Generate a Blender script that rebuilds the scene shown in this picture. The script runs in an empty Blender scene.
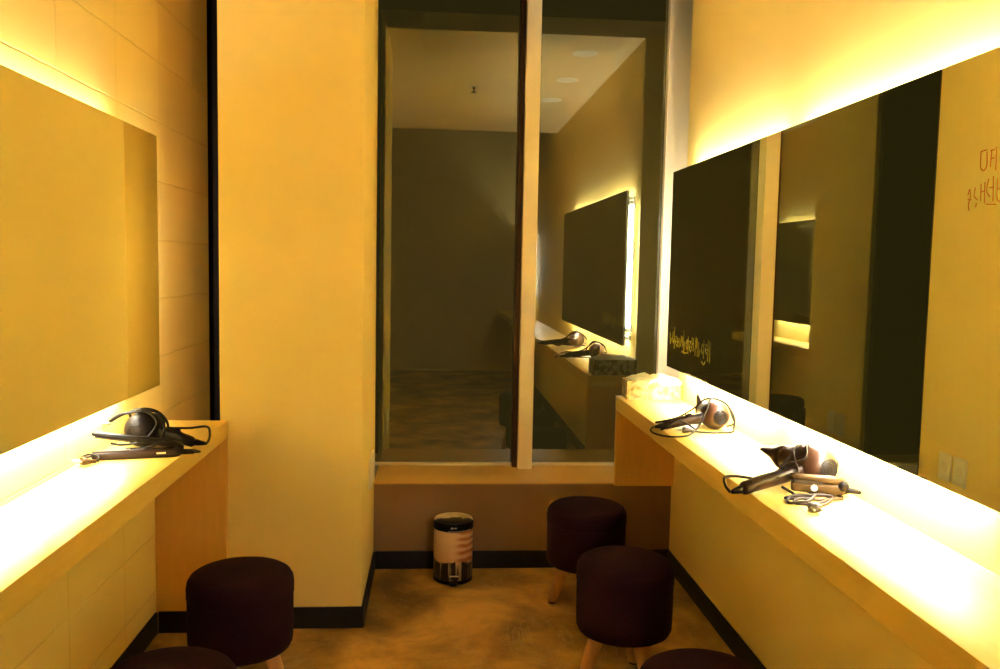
import bpy, bmesh, math, random
from mathutils import Vector, Matrix, noise
random.seed(7)
sc = bpy.context.scene
C = sc.collection
PI = math.pi

# ---------------------------------------------------------------- camera
cam_d = bpy.data.cameras.new('camera')
cam = bpy.data.objects.new('camera', cam_d)
C.objects.link(cam)
FPX, YAW, PITCH, ROLL, EYE = 853.68, .0772, .0811, .0195, 1.2854
fw = Vector((math.sin(YAW)*math.cos(PITCH), math.cos(YAW)*math.cos(PITCH), -math.sin(PITCH)))
rt = Vector((math.cos(YAW), -math.sin(YAW), 0))
up = rt.cross(fw)
r2 = rt*math.cos(ROLL) + up*math.sin(ROLL)
u2 = -rt*math.sin(ROLL) + up*math.cos(ROLL)
mw = Matrix((r2, u2, -fw)).transposed().to_4x4()
mw.translation = Vector((0, 0, EYE))
cam.matrix_world = mw
cam_d.sensor_width = 36
cam_d.lens = FPX/1000*36
cam_d.clip_start = .02
sc.camera = cam

# ---------------------------------------------------------------- world (night outside), exposure
w = bpy.data.worlds.new('night'); sc.world = w; w.use_nodes = True
bg = w.node_tree.nodes['Background']
bg.inputs[0].default_value = (1, .66, .18, 1)
bg.inputs[1].default_value = .024
vs = sc.view_settings
vs.view_transform = 'Standard'; vs.look = 'None'; vs.gamma = 1; vs.use_curve_mapping = False
vs.exposure = 2.0
sc.cycles.use_denoising = True
sc.cycles.max_bounces = 16
sc.cycles.diffuse_bounces = 8
sc.cycles.glossy_bounces = 8
sc.cycles.transparent_max_bounces = 12
sc.cycles.sample_clamp_indirect = 12

LAMP_COL = (1.0, .95, .80)
POW_RIGHT = 86.0
POW_LEFT = 53.0
POW_TOP = .40          # the tubes along the top edges are the weaker ones

# ---------------------------------------------------------------- materials
def mat(name, col, rough=.6, metal=0, spec=.5, emit=None, estr=0, sheen=0, coat=0):
    m = bpy.data.materials.new(name); m.use_nodes = True
    b = m.node_tree.nodes['Principled BSDF']
    b.inputs['Base Color'].default_value = (*col, 1)
    b.inputs['Roughness'].default_value = rough
    b.inputs['Metallic'].default_value = metal
    b.inputs['Specular IOR Level'].default_value = spec
    b.inputs['Sheen Weight'].default_value = sheen
    b.inputs['Coat Weight'].default_value = coat
    if emit:
        b.inputs['Emission Color'].default_value = (*emit, 1)
        b.inputs['Emission Strength'].default_value = estr
    return m

def nd(m, t, **k):
    n = m.node_tree.nodes.new(t)
    for a, v in k.items():
        setattr(n, a, v)
    return n

def coords(m):
    return nd(m, 'ShaderNodeTexCoord').outputs['Object']

def noisy(m, c1, c2, scale=5, detail=4, bump=0, bscale=None, lo=.35, hi=.65, stretch=None):
    """procedural colour mottling and bump, in object space"""
    L = m.node_tree.links; b = m.node_tree.nodes['Principled BSDF']
    tc = coords(m)
    if stretch:
        mp = nd(m, 'ShaderNodeMapping'); mp.inputs['Scale'].default_value = stretch
        L.new(tc, mp.inputs['Vector']); tc = mp.outputs[0]
    n = nd(m, 'ShaderNodeTexNoise'); n.inputs['Scale'].default_value = scale; n.inputs['Detail'].default_value = detail
    L.new(tc, n.inputs['Vector'])
    r = nd(m, 'ShaderNodeValToRGB')
    r.color_ramp.elements[0].position = lo; r.color_ramp.elements[0].color = (*c1, 1)
    r.color_ramp.elements[1].position = hi; r.color_ramp.elements[1].color = (*c2, 1)
    L.new(n.outputs['Fac'], r.inputs[0]); L.new(r.outputs[0], b.inputs['Base Color'])
    if bump:
        n2 = nd(m, 'ShaderNodeTexNoise'); n2.inputs['Scale'].default_value = bscale or scale*6
        L.new(tc, n2.inputs['Vector'])
        bp = nd(m, 'ShaderNodeBump'); bp.inputs['Strength'].default_value = bump; bp.inputs['Distance'].default_value = .004
        L.new(n2.outputs['Fac'], bp.inputs['Height']); L.new(bp.outputs[0], b.inputs['Normal'])
    return m

WHITE = (.86, .675, .24)
m_paint = noisy(mat('wall_paint', WHITE, .75, spec=.25), (.85, .665, .225), (.88, .69, .25), 2.5, 3, .12, 60)
m_ceil = noisy(mat('ceiling_paint', WHITE, .8, spec=.2), (.76, .60, .31), (.79, .63, .33), 2, 3, .08, 80)
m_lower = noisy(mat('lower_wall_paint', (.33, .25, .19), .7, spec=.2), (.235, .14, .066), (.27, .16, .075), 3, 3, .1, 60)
m_sill = noisy(mat('sill_board', (.68, .58, .42), .45), (.62, .37, .085), (.66, .40, .10), 3, 3)
m_mullion = noisy(mat('mullion_coating', (.74, .66, .50), .38), (.76, .64, .42), (.80, .68, .45), 2, 2)
m_darkframe = mat('dark_window_frame', (.012, .007, .005), .7, spec=.08)
m_stile = mat('brown_window_gasket', (.07, .028, .008), .6, spec=.15)
m_base = noisy(mat('rubber_baseboard', (.014, .012, .012), .5, spec=.25), (.011, .009, .009), (.017, .014, .013), 6, 3)
m_dark = noisy(mat('unlit_plaster', (.06, .055, .045), .8, spec=.2), (.055, .05, .04), (.07, .062, .05), 2, 3)  # dark tone stands in for the missing light in the window pocket
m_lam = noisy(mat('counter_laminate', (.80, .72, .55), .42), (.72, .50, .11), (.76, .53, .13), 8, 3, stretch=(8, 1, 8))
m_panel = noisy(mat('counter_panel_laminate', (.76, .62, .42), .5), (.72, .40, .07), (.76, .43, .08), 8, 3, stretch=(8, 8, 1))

# painted block wall: joints in stack bond, blocks 0.4 x 0.2 m
m_block = mat('painted_block', WHITE, .6, spec=.3)
def block_nodes(m, z0, y0, c=WHITE, w_=.4, h_=.2, dark=.86):
    L = m.node_tree.links; b = m.node_tree.nodes['Principled BSDF']
    tc = coords(m)
    sp = nd(m, 'ShaderNodeSeparateXYZ'); L.new(tc, sp.inputs[0])
    cb = nd(m, 'ShaderNodeCombineXYZ')
    a1 = nd(m, 'ShaderNodeMath', operation='ADD'); a1.inputs[1].default_value = -y0 + 40*w_
    a2 = nd(m, 'ShaderNodeMath', operation='ADD'); a2.inputs[1].default_value = -z0 + 40*h_
    L.new(sp.outputs['Y'], a1.inputs[0]); L.new(sp.outputs['Z'], a2.inputs[0])
    nz = nd(m, 'ShaderNodeTexNoise'); nz.inputs['Scale'].default_value = 9
    L.new(tc, nz.inputs['Vector'])
    wob = nd(m, 'ShaderNodeMath', operation='MULTIPLY_ADD'); wob.inputs[1].default_value = .006
    L.new(nz.outputs['Fac'], wob.inputs[0]); L.new(a2.outputs[0], wob.inputs[2])
    L.new(a1.outputs[0], cb.inputs[0]); L.new(wob.outputs[0], cb.inputs[1])
    br = nd(m, 'ShaderNodeTexBrick'); br.offset = 0; br.squash = 1
    L.new(cb.outputs[0], br.inputs['Vector'])
    br.inputs['Scale'].default_value = 1
    br.inputs['Brick Width'].default_value = w_; br.inputs['Row Height'].default_value = h_
    br.inputs['Mortar Size'].default_value = .0035; br.inputs['Mortar Smooth'].default_value = .6
    br.inputs['Color1'].default_value = (*c, 1); br.inputs['Color2'].default_value = (c[0]*.97, c[1]*.96, c[2]*.94, 1)
    br.inputs['Mortar'].default_value = (c[0]*dark, c[1]*dark, c[2]*dark*.95, 1)
    L.new(br.outputs['Color'], b.inputs['Base Color'])
    n2 = nd(m, 'ShaderNodeTexNoise'); n2.inputs['Scale'].default_value = 90
    L.new(tc, n2.inputs['Vector'])
    inv = nd(m, 'ShaderNodeMath', operation='MULTIPLY_ADD'); inv.inputs[1].default_value = -1.0
    L.new(br.outputs['Fac'], inv.inputs[0])
    sm = nd(m, 'ShaderNodeMath', operation='MULTIPLY'); sm.inputs[1].default_value = .12
    L.new(n2.outputs['Fac'], sm.inputs[0]); L.new(sm.outputs[0], inv.inputs[2])
    bp = nd(m, 'ShaderNodeBump'); bp.inputs['Strength'].default_value = .55; bp.inputs['Distance'].default_value = .003
    L.new(inv.outputs[0], bp.inputs['Height']); L.new(bp.outputs[0], b.inputs['Normal'])
block_nodes(m_block, -.0498, 3.439)
m_lobby = mat('lobby_cladding', (.50, .37, .13), .6)

# polished concrete floor
m_floor = mat('polished_concrete', (.25, .18, .12), .38, spec=.4)
def floor_nodes(m):
    L = m.node_tree.links; b = m.node_tree.nodes['Principled BSDF']; tc = coords(m)
    n = nd(m, 'ShaderNodeTexNoise'); n.inputs['Scale'].default_value = 2.6; n.inputs['Detail'].default_value = 7
    n.inputs['Roughness'].default_value = .62; n.inputs['Distortion'].default_value = .35
    L.new(tc, n.inputs['Vector'])
    r = nd(m, 'ShaderNodeValToRGB'); e = r.color_ramp.elements
    e[0].position = .36; e[0].color = (.15, .085, .025, 1)
    e[1].position = .64; e[1].color = (.72, .42, .11, 1)
    x = e.new(.5); x.color = (.38, .225, .055, 1)
    L.new(n.outputs['Fac'], r.inputs[0])
    v = nd(m, 'ShaderNodeTexNoise'); v.inputs['Scale'].default_value = 1.7; v.inputs['Detail'].default_value = 9
    v.inputs['Distortion'].default_value = 2.2; v.inputs['Roughness'].default_value = .7
    L.new(tc, v.inputs['Vector'])
    r2_ = nd(m, 'ShaderNodeValToRGB'); e = r2_.color_ramp.elements
    e[0].position = .495; e[0].color = (0, 0, 0, 1); e[1].position = .505; e[1].color = (0, 0, 0, 1)
    y = e.new(.5); y.color = (.6, .6, .6, 1)
    L.new(v.outputs['Fac'], r2_.inputs[0])
    mx = nd(m, 'ShaderNodeMixRGB'); mx.inputs[2].default_value = (.55, .45, .30, 1)
    L.new(r2_.outputs[0], mx.inputs[0]); L.new(r.outputs[0], mx.inputs[1]); L.new(mx.outputs[0], b.inputs['Base Color'])
    rr = nd(m, 'ShaderNodeMapRange'); rr.inputs[3].default_value = .28; rr.inputs[4].default_value = .5
    L.new(n.outputs['Fac'], rr.inputs[0]); L.new(rr.outputs[0], b.inputs['Roughness'])
    bp = nd(m, 'ShaderNodeBump'); bp.inputs['Strength'].default_value = .1; bp.inputs['Distance'].default_value = .003
    L.new(v.outputs['Fac'], bp.inputs['Height']); L.new(bp.outputs[0], b.inputs['Normal'])
floor_nodes(m_floor)

# mirror and window glass
m_mirror = mat('mirror_silver', (.85, .885, .72), .004, 1)
m_mirror_edge = mat('mirror_edge', (.25, .28, .2), .3)
m_glass = bpy.data.materials.new('window_glass'); m_glass.use_nodes = True
def glass_nodes(m, r0=.155):
    t = m.node_tree; t.nodes.clear(); L = t.links
    o = t.nodes.new('ShaderNodeOutputMaterial'); mx = t.nodes.new('ShaderNodeMixShader')
    g = t.nodes.new('ShaderNodeBsdfGlossy'); g.inputs['Roughness'].default_value = .003; g.inputs['Color'].default_value = (1, .98, .88, 1)
    tr = t.nodes.new('ShaderNodeBsdfTransparent'); tr.inputs['Color'].default_value = (.55, .58, .50, 1)
    fr = t.nodes.new('ShaderNodeLayerWeight'); fr.inputs['Blend'].default_value = .3
    mr_ = t.nodes.new('ShaderNodeMapRange'); mr_.inputs[3].default_value = r0; mr_.inputs[4].default_value = 1
    L.new(fr.outputs['Fresnel'], mr_.inputs[0])
    L.new(mr_.outputs[0], mx.inputs[0]); L.new(tr.outputs[0], mx.inputs[1]); L.new(g.outputs[0], mx.inputs[2]); L.new(mx.outputs[0], o.inputs[0])
glass_nodes(m_glass)

m_tube = mat('lit_tube', (.9, .9, .9), .4, emit=LAMP_COL, estr=POW_RIGHT)
m_tube_left = mat('lit_tube_warm', (.9, .9, .9), .4, emit=LAMP_COL, estr=POW_LEFT)
m_tube_end = mat('lit_tube_soft', (.9, .9, .9), .4, emit=LAMP_COL, estr=POW_LEFT*1.15)
m_tube_side = mat('lit_tube_side', (.9, .9, .9), .4, emit=LAMP_COL, estr=POW_RIGHT*.4)
m_tube_top = mat('lit_tube_top', (.9, .9, .9), .4, emit=LAMP_COL, estr=POW_RIGHT*POW_TOP)
m_tube_left_top = mat('lit_tube_left_top', (.9, .9, .9), .4, emit=LAMP_COL, estr=POW_LEFT*POW_TOP*.62)
m_batten = mat('batten_white', (.8, .78, .72), .5)
m_metal = mat('pin_metal', (.75, .68, .5), .3, 1)
m_velvet = noisy(mat('aubergine_fabric', (.055, .010, .028), .85, spec=.1, sheen=0), (.014, .0032, .0075), (.022, .0048, .012), 160, 2, .3, 260)
m_piping = mat('aubergine_piping', (.018, .004, .010), .8, spec=.1)
m_wood = noisy(mat('beech_leg', (.62, .33, .14), .5), (.56, .29, .12), (.68, .38, .17), 9, 4, stretch=(6, 6, .8))
m_foot = mat('rubber_foot', (.03, .03, .03), .7)
m_black = noisy(mat('black_plastic', (.006, .004, .003), .5, spec=.14), (.005, .003, .0025), (.008, .005, .004), 20, 2)
m_brown = mat('bronze_brown_plastic', (.020, .008, .004), .42, spec=.22, coat=0)
m_purple = mat('plum_brown_gloss', (.036, .013, .005), .36, spec=.28, coat=0)
m_cord = mat('black_cord', (.006, .0035, .002), .55, spec=.2)
m_cord2 = mat('grey_brown_cord', (.018, .008, .003), .55, spec=.2)
m_plug = mat('plug_plastic', (.035, .02, .010), .45)
m_tan = mat('champagne_plastic', (.05, .026, .007), .45, spec=.15)
m_silver = mat('silver_print', (.75, .70, .58), .35, .6)
m_plate = mat('heater_plate', (.04, .025, .015), .4, .2)
m_cream = mat('cream_plastic', (.82, .77, .62), .4)
m_socket = mat('socket_face', (.78, .72, .56), .5)
m_card = noisy(mat('tissue_carton', (.55, .50, .27), .7), (.22, .18, .07), (.55, .46, .24), 42, 4, lo=.42, hi=.6)
m_tissue = mat('white_tissue', (.86, .83, .74), .85, spec=.2)
m_tissue.node_tree.nodes['Principled BSDF'].inputs['Subsurface Weight'].default_value = .25
m_tissue.node_tree.nodes['Principled BSDF'].inputs['Subsurface Radius'].default_value = (.02, .015, .01)
m_yellowpen = mat('yellow_marker_ink', (.80, .75, .10), .6)
m_redpen = mat('red_marker_ink', (.85, .16, .05), .6)
m_chrome = mat('brushed_steel', (.62, .55, .42), .28, 1)

# ---------------------------------------------------------------- helpers
def link_bm(name, bm, m, parent=None, smooth=False, bevel=0, seg=2):
    bmesh.ops.recalc_face_normals(bm, faces=bm.faces)
    me = bpy.data.meshes.new(name); bm.to_mesh(me); bm.free()
    for mm in (m if isinstance(m, (list, tuple)) else [m]):
        me.materials.append(mm)
    if smooth:
        for p in me.polygons: p.use_smooth = True
    o = bpy.data.objects.new(name, me); C.objects.link(o)
    if parent: o.parent = parent
    if bevel:
        md = o.modifiers.new('bevel', 'BEVEL'); md.width = bevel; md.segments = seg; md.limit_method = 'ANGLE'; md.angle_limit = .7
        if smooth or True:
            for p in me.polygons: p.use_smooth = True
            wn = o.modifiers.new('wn', 'WEIGHTED_NORMAL'); wn.keep_sharp = True
    return o

def bx(bm, x0, x1, y0, y1, z0, z1, mi=0):
    v = [bm.verts.new((x, y, z)) for z in (z0, z1) for y in (y0, y1) for x in (x0, x1)]
    for f in ((0, 2, 3, 1), (4, 5, 7, 6), (0, 1, 5, 4), (1, 3, 7, 5), (3, 2, 6, 7), (2, 0, 4, 6)):
        fc = bm.faces.new([v[i] for i in f]); fc.material_index = mi
    return v

def box_obj(name, b, m, parent=None, bevel=0, seg=2):
    bm = bmesh.new(); bx(bm, *b); return link_bm(name, bm, m, parent, bevel=bevel, seg=seg)

def frame_at(axis):
    a = Vector(axis).normalized()
    h_ = Vector((0, 0, 1)) if abs(a.z) < .9 else Vector((1, 0, 0))
    u = a.cross(h_).normalized(); v = u.cross(a).normalized()
    return u, v, a

def lathe(bm, prof, base=(0, 0, 0), axis=(0, 0, 1), n=40, sx=1, sy=1, mi=0):
    """prof: list of (radius, distance along axis); closed where radius is 0"""
    u, v, a = frame_at(axis); base = Vector(base); rings = []
    for r, t in prof:
        if r < 1e-6: rings.append([bm.verts.new(base + a*t)])
        else: rings.append([bm.verts.new(base + a*t + u*(r*sx*math.cos(2*PI*k/n)) + v*(r*sy*math.sin(2*PI*k/n))) for k in range(n)])
    for A, B in zip(rings[:-1], rings[1:]):
        for k in range(n):
            k2 = (k+1) % n
            if len(A) == 1 and len(B) == 1: continue
            if len(A) == 1: f = bm.faces.new((A[0], B[k], B[k2]))
            elif len(B) == 1: f = bm.faces.new((A[k], A[k2], B[0]))
            else: f = bm.faces.new((A[k], A[k2], B[k2], B[k]))
            f.material_index = mi
    return rings

def smooth_path(pts, sub=8, closed=False):
    P = [Vector(p) for p in pts]; out = []; n = len(P)
    rng = range(n if closed else n-1)
    for i in rng:
        if closed: a, b, c, d = P[i-1], P[i], P[(i+1) % n], P[(i+2) % n]
        else: a, b, c, d = P[max(i-1, 0)], P[i], P[i+1], P[min(i+2, n-1)]
        for s in range(sub):
            t = s/sub
            out.append(.5*((2*b) + (c-a)*t + (2*a-5*b+4*c-d)*t*t + (3*b-a-3*c+d)*t**3))
    if not closed: out.append(P[-1])
    return out

def tube(bm, pts, r, n=8, sub=8, closed=False, mi=0, raw=False):
    path = [Vector(p) for p in pts] if raw else smooth_path(pts, sub, closed)
    N = len(path); rings = []; u = None
    for i, p in enumerate(path):
        t = (path[(i+1) % N] - path[i-1]) if closed else (path[min(i+1, N-1)] - path[max(i-1, 0)])
        if t.length < 1e-9: t = Vector((1, 0, 0))
        t.normalize()
        if u is None: u = frame_at(t)[0]
        u = (u - t*u.dot(t))
        if u.length < 1e-6: u = frame_at(t)[0]
        u.normalize(); v = t.cross(u)
        rr = r[i*(len(r)-1)//max(N-1, 1)] if isinstance(r, (list, tuple)) else r
        rings.append([bm.verts.new(p + u*rr*math.cos(2*PI*k/n) + v*rr*math.sin(2*PI*k/n)) for k in range(n)])
    pr = list(zip(rings[:-1], rings[1:])) + ([(rings[-1], rings[0])] if closed else [])
    for A, B in pr:
        for k in range(n):
            f = bm.faces.new((A[k], A[(k+1) % n], B[(k+1) % n], B[k])); f.material_index = mi
    if not closed:
        bm.faces.new(rings[0][::-1]).material_index = mi; bm.faces.new(rings[-1]).material_index = mi

def loft(bm, secs, n=20, mi=0, power=2.6):
    """secs: list of (centre, half width u, half height v, u dir, v dir) superellipse rings"""
    rings = []
    for c, a, b, u, v in secs:
        c, u, v = Vector(c), Vector(u), Vector(v); ring = []
        for k in range(n):
            th = 2*PI*k/n; cs, sn = math.cos(th), math.sin(th)
            ring.append(bm.verts.new(c + u*(a*math.copysign(abs(cs)**(2/power), cs)) + v*(b*math.copysign(abs(sn)**(2/power), sn))))
        rings.append(ring)
    for A, B in zip(rings[:-1], rings[1:]):
        for k in range(n): bm.faces.new((A[k], A[(k+1) % n], B[(k+1) % n], B[k])).material_index = mi
    bm.faces.new(rings[0][::-1]).material_index = mi; bm.faces.new(rings[-1]).material_index = mi

def thing(name, label, cat, loc=(0, 0, 0), rotz=0, group=None):
    o = bpy.data.objects.new(name, None); C.objects.link(o)
    o.location = loc; o.rotation_euler = (0, 0, rotz); o.empty_display_size = .05
    o['label'] = label; o['category'] = cat
    if group: o['group'] = group
    return o

def struct(o):
    o['kind'] = 'structure'; return o

def copy_tree(o, parent=None):
    c = o.copy(); C.objects.link(c); c.parent = parent
    for ch in list(o.children): copy_tree(ch, c)
    return c

# ---------------------------------------------------------------- room shell
XL, XR = -.9417, 1.0241          # faces of the side walls
Y0 = .28                         # where the little room opens to the lobby
D1, D = 3.5364, 3.8637           # low wall face, window glass
XC0, XC1, DC = -.7283, -.2440, 2.954   # column
ZC, TK = .7444, .0589            # counter top, thickness
BB = .0758
struct(box_obj('floor', (-3, 3, -2.6, 3.60, -.1, 0), m_floor))
struct(box_obj('wall_left', (XL-.16, XL, Y0, 3.655, 0, 2.418), m_block))
bm = bmesh.new(); bx(bm, XR, XR+.12, Y0+.1, 3.475, ZC-.03, 2.418); bx(bm, XR, XR+.12, Y0+.1, D1, 0, ZC-.03); bx(bm, XR, XR+.12, -2.6, Y0+.1, 0, 3.0)
struct(link_bm('wall_right', bm, m_paint))
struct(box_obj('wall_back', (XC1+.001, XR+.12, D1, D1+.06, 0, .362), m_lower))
struct(box_obj('wall_column', (XC0, XC1, DC, 3.60, 0, 2.418), m_paint, bevel=.004))
struct(box_obj('ceiling', (XL-.16, XR+.12, Y0+.1, 3.47, 2.418, 2.50), m_ceil))
struct(box_obj('trim_1', (XL-.4, XR+.4, 3.44, 3.47, 2.50, 3.0), m_dark))               # bulkhead face above the ceiling, coloured dark for the unlit recess
struct(box_obj('trim_2', (XL-.4, XR+.4, 3.47, 4.0, 2.96, 3.0), m_dark))                # lid of the window pocket
struct(box_obj('trim_3', (XR+.12, XR+.16, 3.30, 3.95, 0, 2.96), m_dark))               # dark sheet added for the shade in the gap, right
struct(box_obj('trim_4', (XC1-.45, XC1-.02, 3.605, 3.64, .37, 2.96), m_dark))                  # dark sheet added for the shade behind the column
struct(box_obj('window_sill', (XC1+.001, XR+.12, D1-.004, D+.06, .3625, .3688), m_sill, bevel=.001))
bpy.data.objects['window_sill'].name = 'trim_5'

# window: mullion, jamb, dark stile, panes
win = bpy.data.objects.new('window_1', None); C.objects.link(win); win['kind'] = 'structure'
box_obj('mullion', (.383, .448, 3.775, 3.86, .3688, 2.96), m_mullion, win, bevel=.003)
box_obj('jamb', (1.026, 1.143, 3.825, 3.86, .3688, 2.96), m_mullion, win, bevel=.003)
box_obj('sash_stile', (.361, .383, 3.81, 3.87, .3688, 2.96), m_stile, win, bevel=.002)
box_obj('jamb', (-1.16, -.80, 3.74, 3.87, .0, 2.96), m_darkframe, win, bevel=.002)
box_obj('bottom_rail', (-.80, 1.026, 3.845, 3.875, .3688, .379), m_mullion, win, bevel=.001)
box_obj('glass_pane', (-.80, .361, D, D+.008, .37, 2.96), m_glass, win)
box_obj('glass_pane', (.448, 1.026, D, D+.008, .37, 2.96), m_glass, win)

# lobby behind the camera (seen only in the window's reflection)
struct(box_obj('wall_lobby', (-3, XR+.12, -2.7, -2.6, 0, 3), m_lobby))
struct(box_obj('wall_lobby_left', (-3.1, -3, -2.6, Y0, 0, 3), m_lobby))
struct(box_obj('wall_entry_left', (-3, XL-.16, Y0-.0, Y0+.1, 0, 3), m_lobby))
struct(box_obj('wall_entry_top', (XL-.16, XR, Y0, Y0+.1, 2.50, 3), m_lobby))
struct(box_obj('ceiling_lobby', (-3.1, XR+.16, -2.7, Y0+.1, 3, 3.1), m_dark))

# baseboards
t_ = .009
struct(box_obj('baseboard_left', (XL, XL+t_, Y0, 2.92, 0, BB), m_base, bevel=.002))
struct(box_obj('baseboard_right', (XR-t_, XR, -2.6, D1-t_, 0, BB), m_base, bevel=.002))
struct(box_obj('baseboard_back', (XC1+t_, XR, D1-t_, D1, 0, BB), m_base, bevel=.002))
struct(box_obj('baseboard_column', (XC0, XC1+t_, DC-t_, DC, 0, BB), m_base, bevel=.002))
struct(box_obj('baseboard_column_side', (XC1, XC1+t_, DC, D1-t_, 0, BB), m_base, bevel=.002))

# ---------------------------------------------------------------- counters
XLC, XRC = -.7010, .7699
cl = thing('wall_counter', 'pale vanity counter along the block wall, ending in a full height side panel', 'counter', (XL, 1.6, 0), group='vanity counters')
def local(parent, b):
    p = parent.location
    return (b[0]-p.x, b[1]-p.x, b[2]-p.y, b[3]-p.y, b[4]-p.z, b[5]-p.z)
ZL = .737                       # the left counter sits a touch lower
LEND = 2.950
def slab(parent, x0, x1, y0, y1, s, ZC):
    """counter slab with a turned-down front edge, L-shaped section pushed along y"""
    p = parent.location; t = .022
    sec = [(x0, ZC), (x1, ZC), (x1, ZC-TK), (x1-t, ZC-TK), (x1-t, ZC-.03), (x0, ZC-.03)] if s > 0 else [(x1, ZC), (x0, ZC), (x0, ZC-TK), (x0+t, ZC-TK), (x0+t, ZC-.03), (x1, ZC-.03)]
    bm = bmesh.new()
    A = [bm.verts.new((x-p.x, y0-p.y, z-p.z)) for x, z in sec]; B = [bm.verts.new((x-p.x, y1-p.y, z-p.z)) for x, z in sec]
    bm.faces.new(A); bm.faces.new(B[::-1])
    for i in range(6): bm.faces.new((A[i], A[(i+1) % 6], B[(i+1) % 6], B[i]))
    return link_bm('countertop', bm, m_lam, parent, bevel=.0012)
slab(cl, XL+.001, XLC, .40, LEND, 1, ZL)
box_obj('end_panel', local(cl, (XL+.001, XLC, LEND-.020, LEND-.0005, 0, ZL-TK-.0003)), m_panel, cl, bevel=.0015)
box_obj('panel_baseboard', local(cl, (XL+.010, XLC-.001, LEND-.028, LEND-.020, 0, BB)), m_base, cl, bevel=.002)
cr = thing('wall_counter', 'pale vanity counter along the smooth painted wall, its end panel resting on the window sill', 'counter', (XR, 2, 0), group='vanity counters')
slab(cr, XRC, XR-.001, -2.55, D1, -1, ZC)
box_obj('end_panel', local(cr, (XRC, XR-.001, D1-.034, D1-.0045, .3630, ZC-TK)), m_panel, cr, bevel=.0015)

# ---------------------------------------------------------------- mirrors, each on a hidden back frame
def mirror(side, x_face, xwall, y0, y1, z0, z1, label):
    s = 1 if side == 'R' else -1
    t = thing('wall_mirror', label, 'mirror', (xwall, (y0+y1)/2, z0), group='backlit mirrors')
    xb = x_face + s*.005
    b = (min(x_face, xb), max(x_face, xb), y0, y1, z0, z1)
    box_obj('mirror_glass', local(t, b), m_mirror, t)
    xc = x_face + s*.013
    box_obj('backing_board', local(t, (min(xb, xc)+.0002*(s > 0), max(xb, xc)-.0002*(s < 0), y0+.004, y1-.004, z0+.004, z1-.004)), m_mirror_edge, t)
    for yy in (y0+.35, (y0+y1)/2, y1-.35):
        box_obj('stand_off', local(t, (min(xc, xwall)+.0005, max(xc, xwall)-.0005, yy-.02, yy+.02, z0+.2, z1-.2)), m_batten, t)
    return t
mirR = mirror('R', .9599, XR, 1.34, 3.4463, .8836, 1.6751, 'wide backlit mirror with yellow and red marker handwriting on its face')
mirror('R', .9599, XR, -2.45, -1.02, .8836, 1.6751, 'wide backlit mirror behind the camera, seen only as a faint reflection in the window')
mirL = mirror('L', -.8801, XL, .74, 2.8069, .8789, 1.6696, 'wide backlit mirror mounted on the painted block wall')

# ---------------------------------------------------------------- tube lamps behind the mirrors
def lamp(label, p0, p1, m, wall_dir):
    """batten lamp from p0 to p1; wall_dir = unit x direction towards the wall"""
    p0, p1 = Vector(p0), Vector(p1)
    t = thing('tube_lamp', label, 'lamp', ((p0+p1)/2), group='tube lamps behind the mirrors')
    c = (p0+p1)/2; ax = (p1-p0).normalized(); ln = (p1-p0).length/2
    bm = bmesh.new(); lathe(bm, [(0, -ln+.02), (.008, -ln+.02), (.008, ln-.02), (0, ln-.02)], (0, 0, 0), ax, 16)
    link_bm('tube', bm, m, t, smooth=False)
    for s in (-1, 1):
        bm = bmesh.new(); lathe(bm, [(0, ln-.021), (.011, ln-.021), (.011, ln-.003), (.008, ln), (0, ln)], (0, 0, 0), ax*s, 16)
        link_bm('end_cap', bm, m_batten, t)
    bm = bmesh.new()
    d = wall_dir
    xs = sorted((d*.013, d*.024))
    if abs(ax.y) > .5: bx(bm, xs[0], xs[1], -ln, ln, -.012, .012)
    else: bx(bm, xs[0], xs[1], -.012, .012, -ln, ln)
    link_bm('batten', bm, m_batten, t, bevel=.002)
    return t
xr, xl = .9985, XL+.0255
lamp('warm tube lamp glowing above the marker-written mirror, window end', (xr, 2.44, 1.640), (xr, 3.36, 1.640), m_tube_top, 1)
lamp('warm tube lamp glowing above the marker-written mirror, nearest the camera', (xr, 1.46, 1.640), (xr, 2.38, 1.640), m_tube_top, 1)
lamp('warm tube lamp glowing below the marker-written mirror, window end', (xr, 2.44, .918), (xr, 3.36, .918), m_tube, 1)
lamp('warm tube lamp glowing below the marker-written mirror, nearest the camera', (xr, 1.46, .918), (xr, 2.38, .918), m_tube, 1)
lamp('upright warm tube lamp at the window end of the marker-written mirror', (xr-.008, 3.405, .955), (xr-.008, 3.405, 1.625), m_tube_side, 1)
lamp('upright warm tube lamp at the camera end of the marker-written mirror', (xr, 1.40, .955), (xr, 1.40, 1.625), m_tube, 1)
lamp('upright warm tube lamp at the end of the mirror behind the camera', (xr-.008, -1.06, .955), (xr-.008, -1.06, 1.60), m_tube, 1)
lamp('warm tube lamp above the mirror behind the camera', (xr, -2.3, 1.640), (xr, -1.14, 1.640), m_tube_top, 1)
lamp('warm tube lamp glowing above the block wall mirror, column end', (xl, 1.68, 1.640), (xl, 2.56, 1.640), m_tube_left_top, -1)
lamp('warm tube lamp glowing above the block wall mirror, nearest the camera', (xl, .80, 1.640), (xl, 1.64, 1.640), m_tube_left_top, -1)
lamp('warm tube lamp glowing below the block wall mirror, column end', (xl, 1.70, .912), (xl, 2.60, .912), m_tube_left, -1)
lamp('warm tube lamp glowing below the block wall mirror, nearest the camera', (xl, .80, .912), (xl, 1.64, .912), m_tube_left, -1)

lamp('upright warm tube lamp behind the column end of the block wall mirror', (xl, 2.645, .955), (xl, 2.645, 1.60), m_tube_end, -1)

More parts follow.
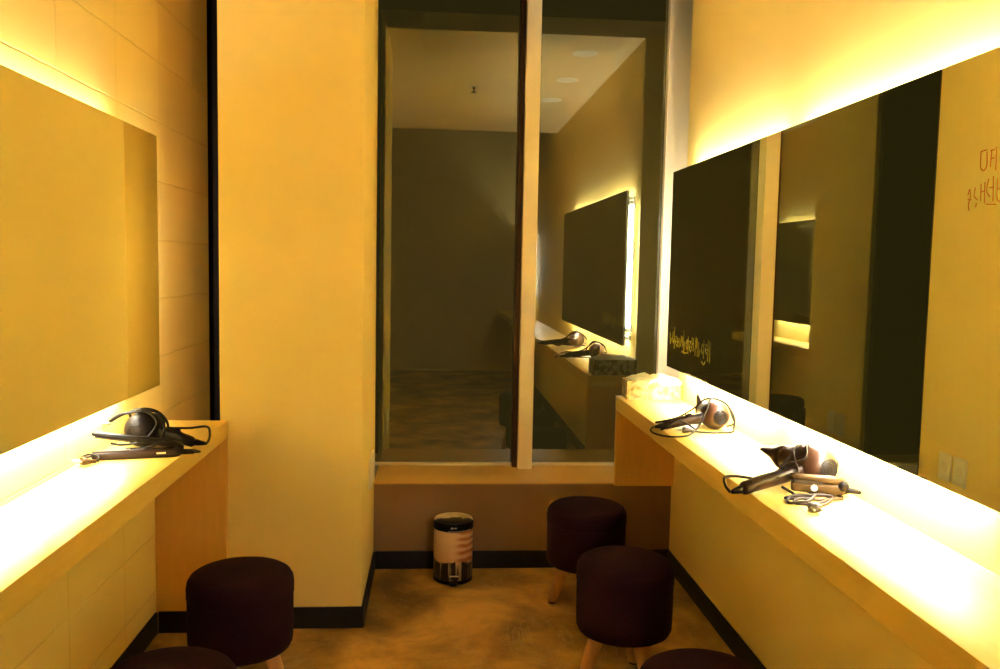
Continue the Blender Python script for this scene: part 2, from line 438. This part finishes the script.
# ---------------------------------------------------------------- handwriting on the mirror face
def writing(name, parent, strokes, m, r, label):
    bm = bmesh.new(); p = parent.location
    for st in strokes:
        pts = [(.9592-p.x, y-p.y, z-p.z) for y, z in st]
        path = smooth_path(pts, 5) if len(pts) > 2 else [Vector(q) for q in pts]
        tube(bm, path, r, n=6, raw=True)
    for v in bm.verts:                       # ink lies flat on the glass
        v.co.x = (.9599-p.x) - .0003 - .35*abs(v.co.x - (.9592-p.x))
    o = link_bm(name, bm, m, parent); o['label'] = label
    return o
rnd = random.Random(3)
gs = []
# yellow line of joined-up handwriting, slanting a little, far lower corner
y = 3.41; k = 0
while y > 2.90:
    f = (3.41-y)/.5
    zc = 1.003 - .004*f + .006*math.sin(k*1.7)
    h = .020 + .010*rnd.random() + (.012 if k % 4 == 1 else 0)
    typ = k % 5
    if typ == 0: gs.append([(y, zc+h), (y-.004, zc), (y-.006, zc-h), (y-.014, zc-h*.6), (y-.020, zc)])
    elif typ == 1: gs.append([(y, zc), (y-.012, zc+h*.7), (y-.022, zc), (y-.012, zc-h*.6), (y, zc)]); gs.append([(y-.026, zc+h*1.2), (y-.027, zc-h*1.2)])
    elif typ == 2: gs.append([(y, zc+h*.5), (y-.02, zc+h*.6), (y-.004, zc-h*.2), (y-.024, zc-h*.9)]); gs.append([(y-.012, zc-h*.2), (y-.03, zc-h*.1)])
    elif typ == 3: gs.append([(y, zc+h), (y-.002, zc-h*.9)]); gs.append([(y, zc), (y-.02, zc+.002)]); gs.append([(y-.02, zc+h*.9), (y-.022, zc-h)])
    else: gs.append([(y, zc-h), (y-.008, zc+h*.9), (y-.014, zc-h*.2), (y-.022, zc+h*.8), (y-.028, zc-h)])
    y -= .034 + .008*rnd.random(); k += 1
gs.append([(3.24, .965), (3.21, .962), (3.17, .966)]); gs.append([(2.99, .955), (2.965, .945), (2.95, .958)])
writing('marker_writing', mirR, gs, m_yellowpen, .0022, 'line of yellow marker handwriting')
rs = [  # red characters, two lines
    [(1.462, 1.502), (1.461, 1.475), (1.452, 1.468), (1.444, 1.476), (1.446, 1.500)], [(1.462, 1.502), (1.446, 1.503)],
    [(1.436, 1.500), (1.425, 1.501)], [(1.433, 1.500), (1.434, 1.472)], [(1.434, 1.486), (1.424, 1.487)], [(1.420, 1.505), (1.419, 1.465)],
    [(1.412, 1.500), (1.398, 1.499), (1.402, 1.480), (1.388, 1.470)],
    [(1.492, 1.428), (1.488, 1.438), (1.484, 1.425), (1.489, 1.412), (1.486, 1.400)], [(1.492, 1.420), (1.482, 1.419)],
    [(1.472, 1.440), (1.474, 1.425), (1.464, 1.418)], [(1.466, 1.412), (1.468, 1.405)],
    [(1.456, 1.445), (1.455, 1.415)], [(1.456, 1.430), (1.446, 1.432)], [(1.446, 1.447), (1.444, 1.410)],
    [(1.436, 1.452), (1.440, 1.432), (1.430, 1.420)], [(1.432, 1.436), (1.422, 1.436)], [(1.424, 1.455), (1.421, 1.412)],
    [(1.440, 1.408), (1.412, 1.406)], [(1.412, 1.450), (1.410, 1.415), (1.396, 1.414), (1.398, 1.446)], [(1.412, 1.432), (1.396, 1.431)]]
writing('marker_writing', mirR, rs, m_redpen, .0007, 'two short lines of red marker handwriting')

# ---------------------------------------------------------------- stools
def make_stool():
    t = thing('upholstered_stool', '', 'stool', (0, 0, 0))
    zb, zt, r = .163, .390, .150
    bm = bmesh.new()
    lathe(bm, [(0, zb), (.132, zb), (.141, zb+.004), (.147, zb+.016), (.1485, zb+.05), (.149, .30), (.1485, .324)], n=56)
    link_bm('seat_base', bm, m_velvet, t, smooth=True)
    bm = bmesh.new()
    lathe(bm, [(.1485, .324), (.1505, .330), (.151, .348), (.1485, .365), (.141, .378), (.128, .386), (.10, .3905), (.05, .393), (0, .3935)], n=56)
    link_bm('cushion_top', bm, m_velvet, t, smooth=True)
    bm = bmesh.new()
    tube(bm, [(.1495*math.cos(a*PI/16), .1495*math.sin(a*PI/16), .324) for a in range(32)], .0014, n=8, sub=2, closed=True)
    link_bm('piping', bm, m_piping, t, smooth=True)
    for k in range(3):
        a = k*2*PI/3
        d = Vector((math.cos(a), math.sin(a), 0)); u = Vector((-d.y, d.x, 0))
        bm = bmesh.new()
        loft(bm, [(d*.074+Vector((0, 0, .1631)), .025, .025, d, u), (d*.098+Vector((0, 0, .09)), .0215, .0215, d, u), (d*.122+Vector((0, 0, .008)), .0165, .0165, d, u)], n=20, power=3)
        lg = link_bm('leg', bm, m_wood, t, smooth=True)
        bm = bmesh.new()
        lathe(bm, [(0, 0), (.013, 0), (.015, .003), (.015, .0085), (0, .0085)], tuple(d*.1223), n=16)
        link_bm('foot_pad', bm, m_foot, lg)
    return t
stool0 = make_stool()
for i, (x, y_, a, lab) in enumerate([
        (.585, 3.135, 172, 'dark plum round stool farthest back, against the low wall under the window'),
        (.600, 2.54, 180, 'dark plum round stool in front of the farthest one, beside the right baseboard'),
        (-.550, 2.46, 8, 'dark plum round stool in front of the column, by the end panel of the counter'),
        (.612, 1.795, 40, 'dark plum round stool nearest the camera on the right, cut off below'),
        (-.572, 1.845, 20, 'dark plum round stool nearest the camera on the left, cut off below')]):
    s = stool0 if i == 0 else copy_tree(stool0)
    s.location = (x, y_, 0); s.rotation_euler = (0, 0, math.radians(a))
    s['label'] = lab; s['category'] = 'stool'; s['group'] = 'round upholstered stools'

# ---------------------------------------------------------------- pedal bin
bin_ = thing('pedal_bin', 'small round pedal bin with a printed tan and black body, by the low wall', 'bin', (.089, 3.415, 0))
m_print = mat('bin_print', (.5, .36, .2), .42)
def bin_nodes(m):
    L = m.node_tree.links; b = m.node_tree.nodes['Principled BSDF']; tc = coords(m)
    sp = nd(m, 'ShaderNodeSeparateXYZ'); L.new(tc, sp.inputs[0])
    nz = nd(m, 'ShaderNodeTexNoise'); nz.inputs['Scale'].default_value = 38; nz.inputs['Detail'].default_value = 6
    L.new(tc, nz.inputs['Vector'])
    # jagged dark skyline: z + noise against .095
    ad = nd(m, 'ShaderNodeMath', operation='MULTIPLY_ADD'); ad.inputs[1].default_value = .075
    L.new(nz.outputs['Fac'], ad.inputs[0]); L.new(sp.outputs['Z'], ad.inputs[2])
    lt = nd(m, 'ShaderNodeMath', operation='LESS_THAN'); lt.inputs[1].default_value = .128
    L.new(ad.outputs[0], lt.inputs[0])
    # pale upright streaks inside the dark part
    mp = nd(m, 'ShaderNodeMapping'); mp.inputs['Scale'].default_value = (70, 70, 9); L.new(tc, mp.inputs['Vector'])
    n3 = nd(m, 'ShaderNodeTexNoise'); n3.inputs['Scale'].default_value = 1; n3.inputs['Detail'].default_value = 3; L.new(mp.outputs[0], n3.inputs['Vector'])
    r3 = nd(m, 'ShaderNodeValToRGB'); r3.color_ramp.elements[0].position = .52; r3.color_ramp.elements[0].color = (.012, .008, .008, 1)
    r3.color_ramp.elements[1].position = .64; r3.color_ramp.elements[1].color = (.45, .33, .2, 1)
    L.new(n3.outputs['Fac'], r3.inputs[0])
    # rust strokes on the tan part, towards one side
    wv = nd(m, 'ShaderNodeTexWave'); wv.bands_direction = 'Z'; wv.inputs['Scale'].default_value = 11; wv.inputs['Distortion'].default_value = 3.5
    wv.inputs['Detail'].default_value = 2; L.new(tc, wv.inputs['Vector'])
    gx_ = nd(m, 'ShaderNodeMapRange'); gx_.inputs[1].default_value = .0; gx_.inputs[2].default_value = .03
    L.new(sp.outputs['X'], gx_.inputs[0])
    ml_ = nd(m, 'ShaderNodeMath', operation='MULTIPLY'); L.new(wv.outputs['Fac'], ml_.inputs[0]); L.new(gx_.outputs[0], ml_.inputs[1])
    tan = nd(m, 'ShaderNodeMixRGB'); tan.inputs[1].default_value = (.66, .44, .26, 1); tan.inputs[2].default_value = (.40, .12, .05, 1)
    L.new(ml_.outputs[0], tan.inputs[0])
    fin = nd(m, 'ShaderNodeMixRGB'); L.new(lt.outputs[0], fin.inputs[0]); L.new(tan.outputs[0], fin.inputs[1]); L.new(r3.outputs[0], fin.inputs[2])
    L.new(fin.outputs[0], b.inputs['Base Color'])
bin_nodes(m_print)
R_ = .0795
bm = bmesh.new(); lathe(bm, [(R_-.004, .014), (R_, .018), (R_, .214), (R_-.003, .217), (R_-.003, .212)], n=48)
link_bm('body', bm, m_print, bin_, smooth=True, bevel=0)
bm = bmesh.new(); lathe(bm, [(0, 0), (R_-.004, 0), (R_+.001, .004), (R_+.001, .016), (0, .016)], n=48); link_bm('base_ring', bm, m_black, bin_)
bm = bmesh.new(); lathe(bm, [(R_-.004, .216), (R_+.002, .218), (R_+.003, .224), (R_+.002, .244), (R_-.001, .248)], n=48)
rim = link_bm('rim', bm, m_black, bin_, smooth=True); rim['label'] = 'black band with pale specks'
bm = bmesh.new()
for k in range(16):
    a = -PI/2 - .25 + k*.075
    bx(bm, (R_+.0032)*math.cos(a)-.0015, (R_+.0032)*math.cos(a)+.0015, (R_+.0032)*math.sin(a)-.001, (R_+.0032)*math.sin(a)+.001, .220, .2235)
for b_ in ((-.012, -.004, -.0845, -.0810, .232, .238), (-.001, .012, -.0845, -.0810, .234, .237)): bx(bm, *b_)
link_bm('rim_print', bm, m_silver, rim)
m_lid = noisy(mat('bin_lid_print', (.6, .5, .35), .35), (.50, .38, .22), (.74, .62, .42), 18, 4)
def lid_nodes(m):
    L = m.node_tree.links; b = m.node_tree.nodes['Principled BSDF']; tc = coords(m)
    src = b.inputs['Base Color'].links[0].from_socket
    sp = nd(m, 'ShaderNodeSeparateXYZ'); L.new(tc, sp.inputs[0])
    nz = nd(m, 'ShaderNodeTexNoise'); nz.inputs['Scale'].default_value = 30; nz.inputs['Detail'].default_value = 3; L.new(tc, nz.inputs['Vector'])
    ad = nd(m, 'ShaderNodeMath', operation='MULTIPLY_ADD'); ad.inputs[1].default_value = .07; L.new(nz.outputs['Fac'], ad.inputs[0]); L.new(sp.outputs['Y'], ad.inputs[2])
    lt = nd(m, 'ShaderNodeMath', operation='LESS_THAN'); lt.inputs[1].default_value = .012; L.new(ad.outputs[0], lt.inputs[0])
    mx = nd(m, 'ShaderNodeMixRGB'); mx.inputs[2].default_value = (.014, .009, .009, 1); L.new(lt.outputs[0], mx.inputs[0]); L.new(src, mx.inputs[1]); L.new(mx.outputs[0], b.inputs['Base Color'])
lid_nodes(m_lid)
bm = bmesh.new(); lathe(bm, [(R_-.001, .248), (R_, .250), (R_-.004, .255), (R_-.02, .259), (.03, .262), (0, .263)], n=48)
link_bm('lid', bm, m_lid, bin_, smooth=True)
bm = bmesh.new(); loft(bm, [((0, -.070, .010), .018, .004, (1, 0, 0), (0, 0, 1)), ((0, -.088, .008), .018, .004, (1, 0, 0), (0, 0, 1)), ((0, -.100, .006), .013, .003, (1, 0, 0), (0, 0, 1))], n=16)
link_bm('pedal', bm, m_black, bin_, smooth=True)
bm = bmesh.new(); bx(bm, -.015, .022, -.0830, -.0795, .036, .0405); link_bm('body_label', bm, m_silver, bin_)['label'] = 'white strip low on the front'
bm = bmesh.new(); bx(bm, -.02, .02, .070, .088, .20, .252); link_bm('hinge', bm, m_black, bin_, bevel=.003)

# ---------------------------------------------------------------- outlets on the side of the column
for k, (yc, lab) in enumerate([(3.395, 'cream wall outlet seen in the mirror, the one nearer the window'),
                               (3.292, 'cream wall outlet seen in the mirror, the one nearer the room')]):
    t = thing('wall_outlet', lab, 'outlet', (XC1, yc, .474), group='outlets on the side of the column')
    bm = bmesh.new(); bx(bm, .0005, .010, -.042, .042, -.058, .058); link_bm('cover_plate', bm, m_cream, t, bevel=.003)
    bm = bmesh.new(); lathe(bm, [(0, .0015), (.014, .0015), (.016, .0025), (.019, .0025), (.020, 0)], (.010, 0, 0), (1, 0, 0), 28); link_bm('socket', bm, m_socket, t)

# ---------------------------------------------------------------- ceiling fittings
for k, (x, y_, lab) in enumerate([(.78, 3.127, 'unlit flush downlight in the ceiling, closest to the window'),
                                  (.787, 2.458, 'unlit flush downlight in the ceiling, middle of the row'),
                                  (.783, 1.818, 'unlit flush downlight in the ceiling, farthest from the window')]):
    t = thing('ceiling_downlight', lab, 'downlight', (x, y_, 2.4178), group='unlit ceiling downlights')
    bm = bmesh.new(); lathe(bm, [(.05, 0), (.052, -.004), (.064, -.004), (.068, 0)], n=32); link_bm('trim_ring', bm, m_cream, t, smooth=True)
    bm = bmesh.new(); lathe(bm, [(0, -.002), (.050, -.001)], n=32); link_bm('diffuser', bm, m_socket, t)
t = thing('ceiling_sprinkler', 'small dark sprinkler head on the ceiling, seen in the window reflection', 'sprinkler', (.233, 2.155, 2.4178))
bm = bmesh.new(); lathe(bm, [(0, -.003), (.028, -.003), (.03, 0)], n=24); link_bm('escutcheon', bm, m_chrome, t)
bm = bmesh.new(); lathe(bm, [(0, -.034), (.017, -.034), (.017, -.031), (.005, -.030), (.005, -.010), (.010, -.008), (.010, -.003)], n=16); link_bm('nozzle', bm, m_black, t)

# ---------------------------------------------------------------- tissue box
tb = thing('tissue_box', 'pale patterned tissue box overflowing with crumpled white tissue, at the window end of the counter', 'tissue box', (.905, 3.474, ZC), rotz=math.radians(-2))
bm = bmesh.new(); bx(bm, -.112, .112, -.054, .054, 0, .078); link_bm('carton', bm, m_card, tb, bevel=.002)
def crumple(cx, cy, lx, ly, z0, h, seed, nx=34, ny=22, drop=.0):
    bm = bmesh.new(); G = []
    for i in range(nx+1):
        row = []
        for j in range(ny+1):
            u, v = i/nx*2-1, j/ny*2-1
            q = Vector((u*2.3+seed, v*1.7, seed*.3))
            n1 = noise.noise(q); n2 = noise.noise(q*2.7+Vector((4, 1, 2))); n3 = noise.noise(q*6.1)
            edge = max(0, 1-max(abs(u), abs(v))**4)
            ridge = 1-abs(n2)*2.2
            z = z0 + edge*h*(.45+.5*n1+.35*ridge+.12*n3)
            x = cx+u*lx+.010*n2+.006*n3; y = cy+v*ly+.010*n1
            dx = max(0, -(x)-.115)
            dy = max(0, -y-.056)
            z -= (dx+dy)*1.6 + drop*max(0, -v-.6)*max(0, -u)
            row.append(bm.verts.new((x, y, max(z, .004))))
        G.append(row)
    for i in range(nx):
        for j in range(ny): bm.faces.new((G[i][j], G[i+1][j], G[i+1][j+1], G[i][j+1]))
    return bm
o = link_bm('tissue_sheet', crumple(.008, -.008, .104, .056, .079, .022, 1.3, drop=.05), m_tissue, tb, smooth=True)
sd = o.modifiers.new('solid', 'SOLIDIFY'); sd.thickness = .0012
o = link_bm('tissue_sheet', crumple(-.01, -.010, .070, .040, .082, .024, 5.1), m_tissue, tb, smooth=True)
sd = o.modifiers.new('solid', 'SOLIDIFY'); sd.thickness = .0012

# ---------------------------------------------------------------- hair dryers
def plug_bm(pos, ang, tilt=0):
    bm = bmesh.new()
    d = Vector((math.cos(ang)*math.cos(tilt), math.sin(ang)*math.cos(tilt), math.sin(tilt))); u = Vector((-math.sin(ang), math.cos(ang), 0)); v = d.cross(u)
    p = Vector(pos)
    loft(bm, [(p-d*.022, .0045, .0045, u, v), (p-d*.010, .006, .006, u, v), (p, .014, .0085, u, v), (p+d*.012, .016, .010, u, v), (p+d*.016, .015, .009, u, v)], n=16)
    return bm, d, u, p
def add_plug(parent, pos, ang, m=None, tilt=0):
    bm, d, u, p = plug_bm(pos, ang, tilt)
    pl = link_bm('plug', bm, m or m_plug, parent, smooth=True)
    bm = bmesh.new()
    for s in (-1, 1): lathe(bm, [(0, .016), (.0023, .016), (.0023, .034), (.0012, .036), (0, .036)], tuple(p+u*s*.0095), tuple(d), 10)
    # pins belong to this plug
    pn = link_bm('plug_pins', bm, m_metal, parent, smooth=False)
    return pl

def hair_dryer(label, loc, rotz, flip=1, rb=.049, hl=.215, shell=None, handle_m=None, cord=None, cord_r=.0028, cord_m=None, plug=None, nozzle=True, flat=False, group='hair dryers'):
    """lies on its side: barrel along +Y (rear grille at -Y), handle towards -X, origin on the counter under the barrel"""
    t = thing('hair_dryer', label, 'hair dryer', loc, rotz, group)
    F = flip; s = rb/.049
    shell = shell or m_purple; handle_m = handle_m or m_brown
    zc = rb
    bm = bmesh.new()
    lathe(bm, [(0, -.0490*s), (.012*s, -.0486*s), (.024*s, -.0455*s), (.034*s, -.0390*s), (.042*s, -.0290*s), (.047*s, -.0150*s), (rb, 0), (rb*.985, .014*s), (.043*s, .036*s), (.035*s, .060*s), (.031*s, .082*s), (.030*s, .092*s), (.026*s, .092*s), (.026*s, .084*s), (0, .084*s)], (0, 0, zc), (0, F, 0), 40)
    body = link_bm('barrel', bm, shell, t, smooth=True)
    bm = bmesh.new()
    lathe(bm, [(0, -.0460*s), (.0255*s, -.0440*s), (.0262*s, -.0468*s), (.0240*s, -.0480*s), (.0225*s, -.0472*s), (.0205*s, -.0492*s), (.0185*s, -.0483*s), (.0150*s, -.0500*s), (.0130*s, -.0492*s), (.008*s, -.0506*s), (0, -.0508*s)], (0, 0, zc), (0, F, 0), 32)
    link_bm('rear_grille', bm, m_black, body)
    if nozzle:
        bm = bmesh.new(); X, Z = ((0, 0, 1), (-1, 0, 0)) if flat else ((1, 0, 0), (0, 0, 1)); kz = .72 if flat else 1
        loft(bm, [((0, F*.086*s, zc), .031*s, .031*s, X, Z), ((0, F*.102*s, zc), .029*s, .031*s, X, Z), ((0, F*.122*s, zc+.004), .016*s, .036*s*kz, X, Z), ((0, F*.146*s, zc+.010), .0065*s, .043*s*kz, X, Z), ((0, F*.150*s, zc+.011), .006*s, .043*s*kz, X, Z)], n=28, power=2.3)
        link_bm('concentrator_nozzle', bm, handle_m, t, smooth=True)
    bm = bmesh.new(); Y, Z = (0, 1, 0), (0, 0, 1)
    z1 = .0165
    loft(bm, [((-.030, F*.004, zc-.004), .024, .020, Y, Z), ((-.055, F*.002, zc-.010), .019, .0175, Y, Z), ((-.10, -F*.002, zc*.60+.004), .0175, .0165, Y, Z), ((-hl*.75, -F*.006, z1+.010), .0185, .0165, Y, Z), ((-hl+.008, -F*.010, z1+.002), .0165, .0150, Y, Z), ((-hl, -F*.011, z1+.001), .012, .011, Y, Z)], n=24)
    hd = link_bm('handle', bm, handle_m, t, smooth=True)
    bm = bmesh.new(); loft(bm, [((-.085, F*.001, zc*.7+.018), .006, .004, Y, Z), ((-.087, F*.001, zc*.7+.021), .0065, .006, (0, 1, 0), (1, 0, 0)), ((-.105, F*.001, zc*.7+.014), .006, .004, Y, Z)], n=12)
    link_bm('switch', bm, m_black, hd, smooth=True)
    bm = bmesh.new(); lathe(bm, [(0, 0), (.0095, 0), (.0095, .010), (.006, .028), (.0045, .034), (0, .034)], (-hl+.002, -F*.011, z1+.001), (-1, -F*.05, -.12), 16)
    link_bm('strain_relief', bm, m_black, hd, smooth=True)
    bm = bmesh.new()
    for path in cord: tube(bm, path, cord_r, n=8, sub=8)
    cd = link_bm('cord', bm, cord_m or m_cord, t, smooth=True)
    if plug: add_plug(cd, plug[0], plug[1], plug[2] if len(plug) > 2 else None)
    return t
# A: in front of the tissue box
hair_dryer('glossy brown hair dryer lying nearer the tissue box, handle over the counter edge side', (.952, 2.800, ZC), math.radians(6), cord=[
    [(-.222, -.013, .014), (-.240, -.035, .006), (-.236, -.085, .003), (-.205, -.125, .003), (-.150, -.118, .003), (-.105, -.070, .004), (-.075, -.050, .025), (-.045, -.035, .075),
     (-.022, -.010, .104), (.010, .012, .101), (.040, -.006, .084), (.058, -.025, .045), (.052, -.040, .008), (.030, -.070, .003), (-.02, -.078, .003), (-.075, -.066, .004), (-.105, -.050, .004)],
    [(-.215, -.012, .028), (-.180, -.028, .038), (-.150, -.010, .040), (-.110, .016, .046), (-.060, .028, .070), (-.028, .024, .098), (.002, .002, .103), (.030, -.028, .088), (.045, -.040, .050), (.066, -.012, .020), (.060, .03, .003)],
    [(-.205, -.035, .008), (-.180, -.045, .020), (-.150, -.030, .036), (-.120, -.024, .030), (-.09, -.045, .010), (-.11, -.075, .004)]],
    plug=((-.120, -.055, .010), 2.8), cord_r=.0034, hl=.185, rb=.0475)
# B: nearest on the right-hand counter
hair_dryer('glossy brown hair dryer lying nearest the camera on the right-hand counter, cord looped around it', (.958, 2.050, ZC), math.radians(20), cord=[
    [(-.272, -.012, .014), (-.272, .006, .026), (-.250, .035, .036), (-.205, .050, .032), (-.150, .060, .020), (-.105, .062, .010), (-.080, .020, .052), (-.050, -.020, .080), (-.022, .006, .104), (.022, .02, .101), (.055, .0, .075), (.068, -.028, .040), (.060, -.058, .012), (.030, -.085, .005), (-.03, -.09, .004)],
    [(-0.130, -0.030, 0.018), (-0.120, -0.062, 0.006), (-0.158, -0.073, 0.004), (-0.113, -0.088, 0.004), (-0.068, -0.078, 0.005), (-0.038, -0.093, 0.004), (-0.083, -0.116, 0.004), (-0.138, -0.100, 0.008), (-0.168, -0.114, 0.004), (-0.128, -0.138, 0.004), (-0.078, -0.130, 0.007), (-0.028, -0.123, 0.004), (-0.018, -0.088, 0.005), (-0.078, -0.093, 0.010), (-0.138, -0.126, 0.009), (-0.178, -0.106, 0.004), (-0.138, -0.080, 0.010), (-0.058, -0.116, 0.010), (-0.098, -0.144, 0.004), (-0.138, -0.153, 0.005), (-0.160, -0.150, 0.008)],
    [(-.215, -.02, .033), (-.17, .012, .034), (-.13, -.022, .040), (-.09, .018, .050), (-.058, .026, .074), (-.03, .030, .098), (.01, .036, .097), (.04, .028, .080), (.03, .045, .085), (-.015, .044, .094), (-.05, .02, .082), (-.075, -.024, .052), (-.085, -.040, .02), (-.06, -.06, .004), (-.01, -.075, .004)]],
    plug=((-.166, -.170, .011), -2.0, m_plug), cord_r=.0036, cord_m=m_cord2, hl=.236, flat=True, rb=.053)
# left counter
hair_dryer('black hair dryer lying on the counter by the block wall, its cord coiled over it', (-.842, 2.530, ZL), math.radians(178), flip=-1, rb=.051, hl=.150, shell=m_black, handle_m=m_black, nozzle=False, cord=[
    # local x points to the counter wall side after the half turn
    [(-.182, .010, .012), (-.172, -.05, .008), (-.150, -.14, .010), (-.120, -.21, .020), (-.060, -.225, .012), (.0, -.195, .018), (.048, -.150, .030), (.062, -.09, .060), (.050, -.03, .094), (.018, -.002, .107), (-.030, .018, .098), (-.050, .035, .070), (-.02, .06, .03), (.03, .07, .02), (.07, .055, .02)],
    [(.085, .03, .078), (.062, .018, .096), (.030, .012, .102), (-.010, .008, .107), (-.045, .0, .098), (-.064, .01, .06), (-.055, .035, .02), (-.02, .055, .008), (.03, .06, .006)],
    [(.090, .034, .072), (.070, -.01, .088), (.040, -.022, .100), (.0, -.020, .108), (-.040, -.018, .097), (-.066, -.015, .06), (-.06, .02, .02)]],
    plug=((.100, .035, .072), .2, m_metal), cord_r=.0037)

# ---------------------------------------------------------------- straighteners
def flat_iron(label, loc, rotz, opening, mb, mt, cord, plug, plug_m=None, length=.225, print_=True):
    """hinge at the origin's +X end; arms reach towards -X"""
    t = thing('hair_straightener', label, 'hair straightener', loc, rotz, 'hair straighteners')
    Y, Z = (0, 1, 0), (0, 0, 1)
    bm = bmesh.new()
    loft(bm, [((-length, 0, .0135), .0125, .010, Y, Z), ((-length+.006, 0, .0130), .0135, .012, Y, Z), ((-length*.55, 0, .0125), .0140, .0122, Y, Z), ((-length*.25, 0, .0135), .0150, .0132, Y, Z), ((-.012, 0, .0140), .0150, .0135, Y, Z), ((0, 0, .0145), .012, .011, Y, Z)], n=24, power=3)
    lo = link_bm('lower_arm', bm, mb, t, smooth=True)
    bm = bmesh.new(); bx(bm, -length+.006, -length+min(.095, length*.6), -.0115, .0115, .0235, .0268); link_bm('heating_plate', bm, m_plate, lo, bevel=.0008)
    if print_:
        bm = bmesh.new(); bx(bm, -.062, -.038, -.0158, -.0145, .0125, .0170); link_bm('badge', bm, m_silver, lo)
        bm = bmesh.new(); bx(bm, -.185, -.130, -.0143, -.0125, .0135, .0150); link_bm('print_line', bm, m_tan, lo)
    bm = bmesh.new()
    loft(bm, [((-length, 0, .010), .012, .0045, Y, Z), ((-length+.010, 0, .010), .0130, .0065, Y, Z), ((-length*.5, 0, .010), .0135, .0075, Y, Z), ((-.03, 0, .010), .014, .0100, Y, Z), ((0, 0, .008), .012, .009, Y, Z)], n=24, power=3)
    upo = link_bm('upper_arm', bm, mt, t, smooth=True); upo.location = (-.004, 0, .0235); upo.rotation_euler = (0, opening, 0)
    bm = bmesh.new(); bx(bm, -length+.008, -length+min(.095, length*.6), -.0110, .0110, .0005, .0032); link_bm('heating_plate', bm, m_plate, upo, bevel=.0008)
    bm = bmesh.new(); lathe(bm, [(0, -.0165), (.011, -.0165), (.0125, -.013), (.0125, .013), (.011, .0165), (0, .0165)], (-.004, 0, .024), (0, 1, 0), 24); link_bm('hinge', bm, m_black, t, smooth=True)
    bm = bmesh.new(); lathe(bm, [(0, 0), (.0085, 0), (.0075, .014), (.0050, .034), (.0035, .038), (0, .038)], (-.001, 0, .014), (1, .05, -.14), 16); link_bm('strain_relief', bm, m_black, t, smooth=True)
    bm = bmesh.new()
    for path in cord: tube(bm, path, .0028, n=8, sub=8)
    cd = link_bm('cord', bm, m_cord, t, smooth=True)
    add_plug(cd, plug[0], plug[1], plug_m, plug[2] if len(plug) > 2 else 0)
    return t
flat_iron('opened dark brown hair straightener lying in front of the black hair dryer', (-.700, 2.405, ZL), math.radians(14), math.radians(10.5), m_brown, m_black,
    [[(.036, .002, .009), (.050, .03, .004), (.020, .065, .004), (-.05, .060, .004), (-.12, .050, .004), (-.19, .045, .004), (-.235, .030, .004), (-.250, .0, .008), (-.238, -.030, .010)],
     [(-.230, -.018, .004), (-.205, -.036, .006), (-.225, -.048, .012), (-.245, -.030, .018), (-.228, -.014, .020), (-.205, -.028, .014), (-.215, -.046, .006)]],
    ((-.228, -.066, .013), 3.5, .15), m_tan)
ir = flat_iron('slim champagne hair straightener lying in front of the nearest hair dryer', (.988, 1.945, ZC+.006), math.radians(160), math.radians(2.0), m_tan, m_tan,
    [[(.036, .002, .009), (.06, .012, .004), (.075, .04, .004), (.05, .06, .004), (.02, .05, .004), (.045, .03, .006), (.08, .045, .006), (.06, .075, .004), (.01, .07, .004)]],
    ((.02, .085, .011), 2.4), None, length=.122, print_=False)
ir.rotation_euler = (0, 0, math.radians(-20))
bm = bmesh.new(); lathe(bm, [(0, 0), (.0075, 0), (.0075, .003), (0, .003)], (-.07, -.0135, .0150), (0, -1, 0), 20)
link_bm('round_button', bm, m_cream, [c for c in ir.children if c.name.startswith('lower_arm')][0])['label'] = 'pale round button'
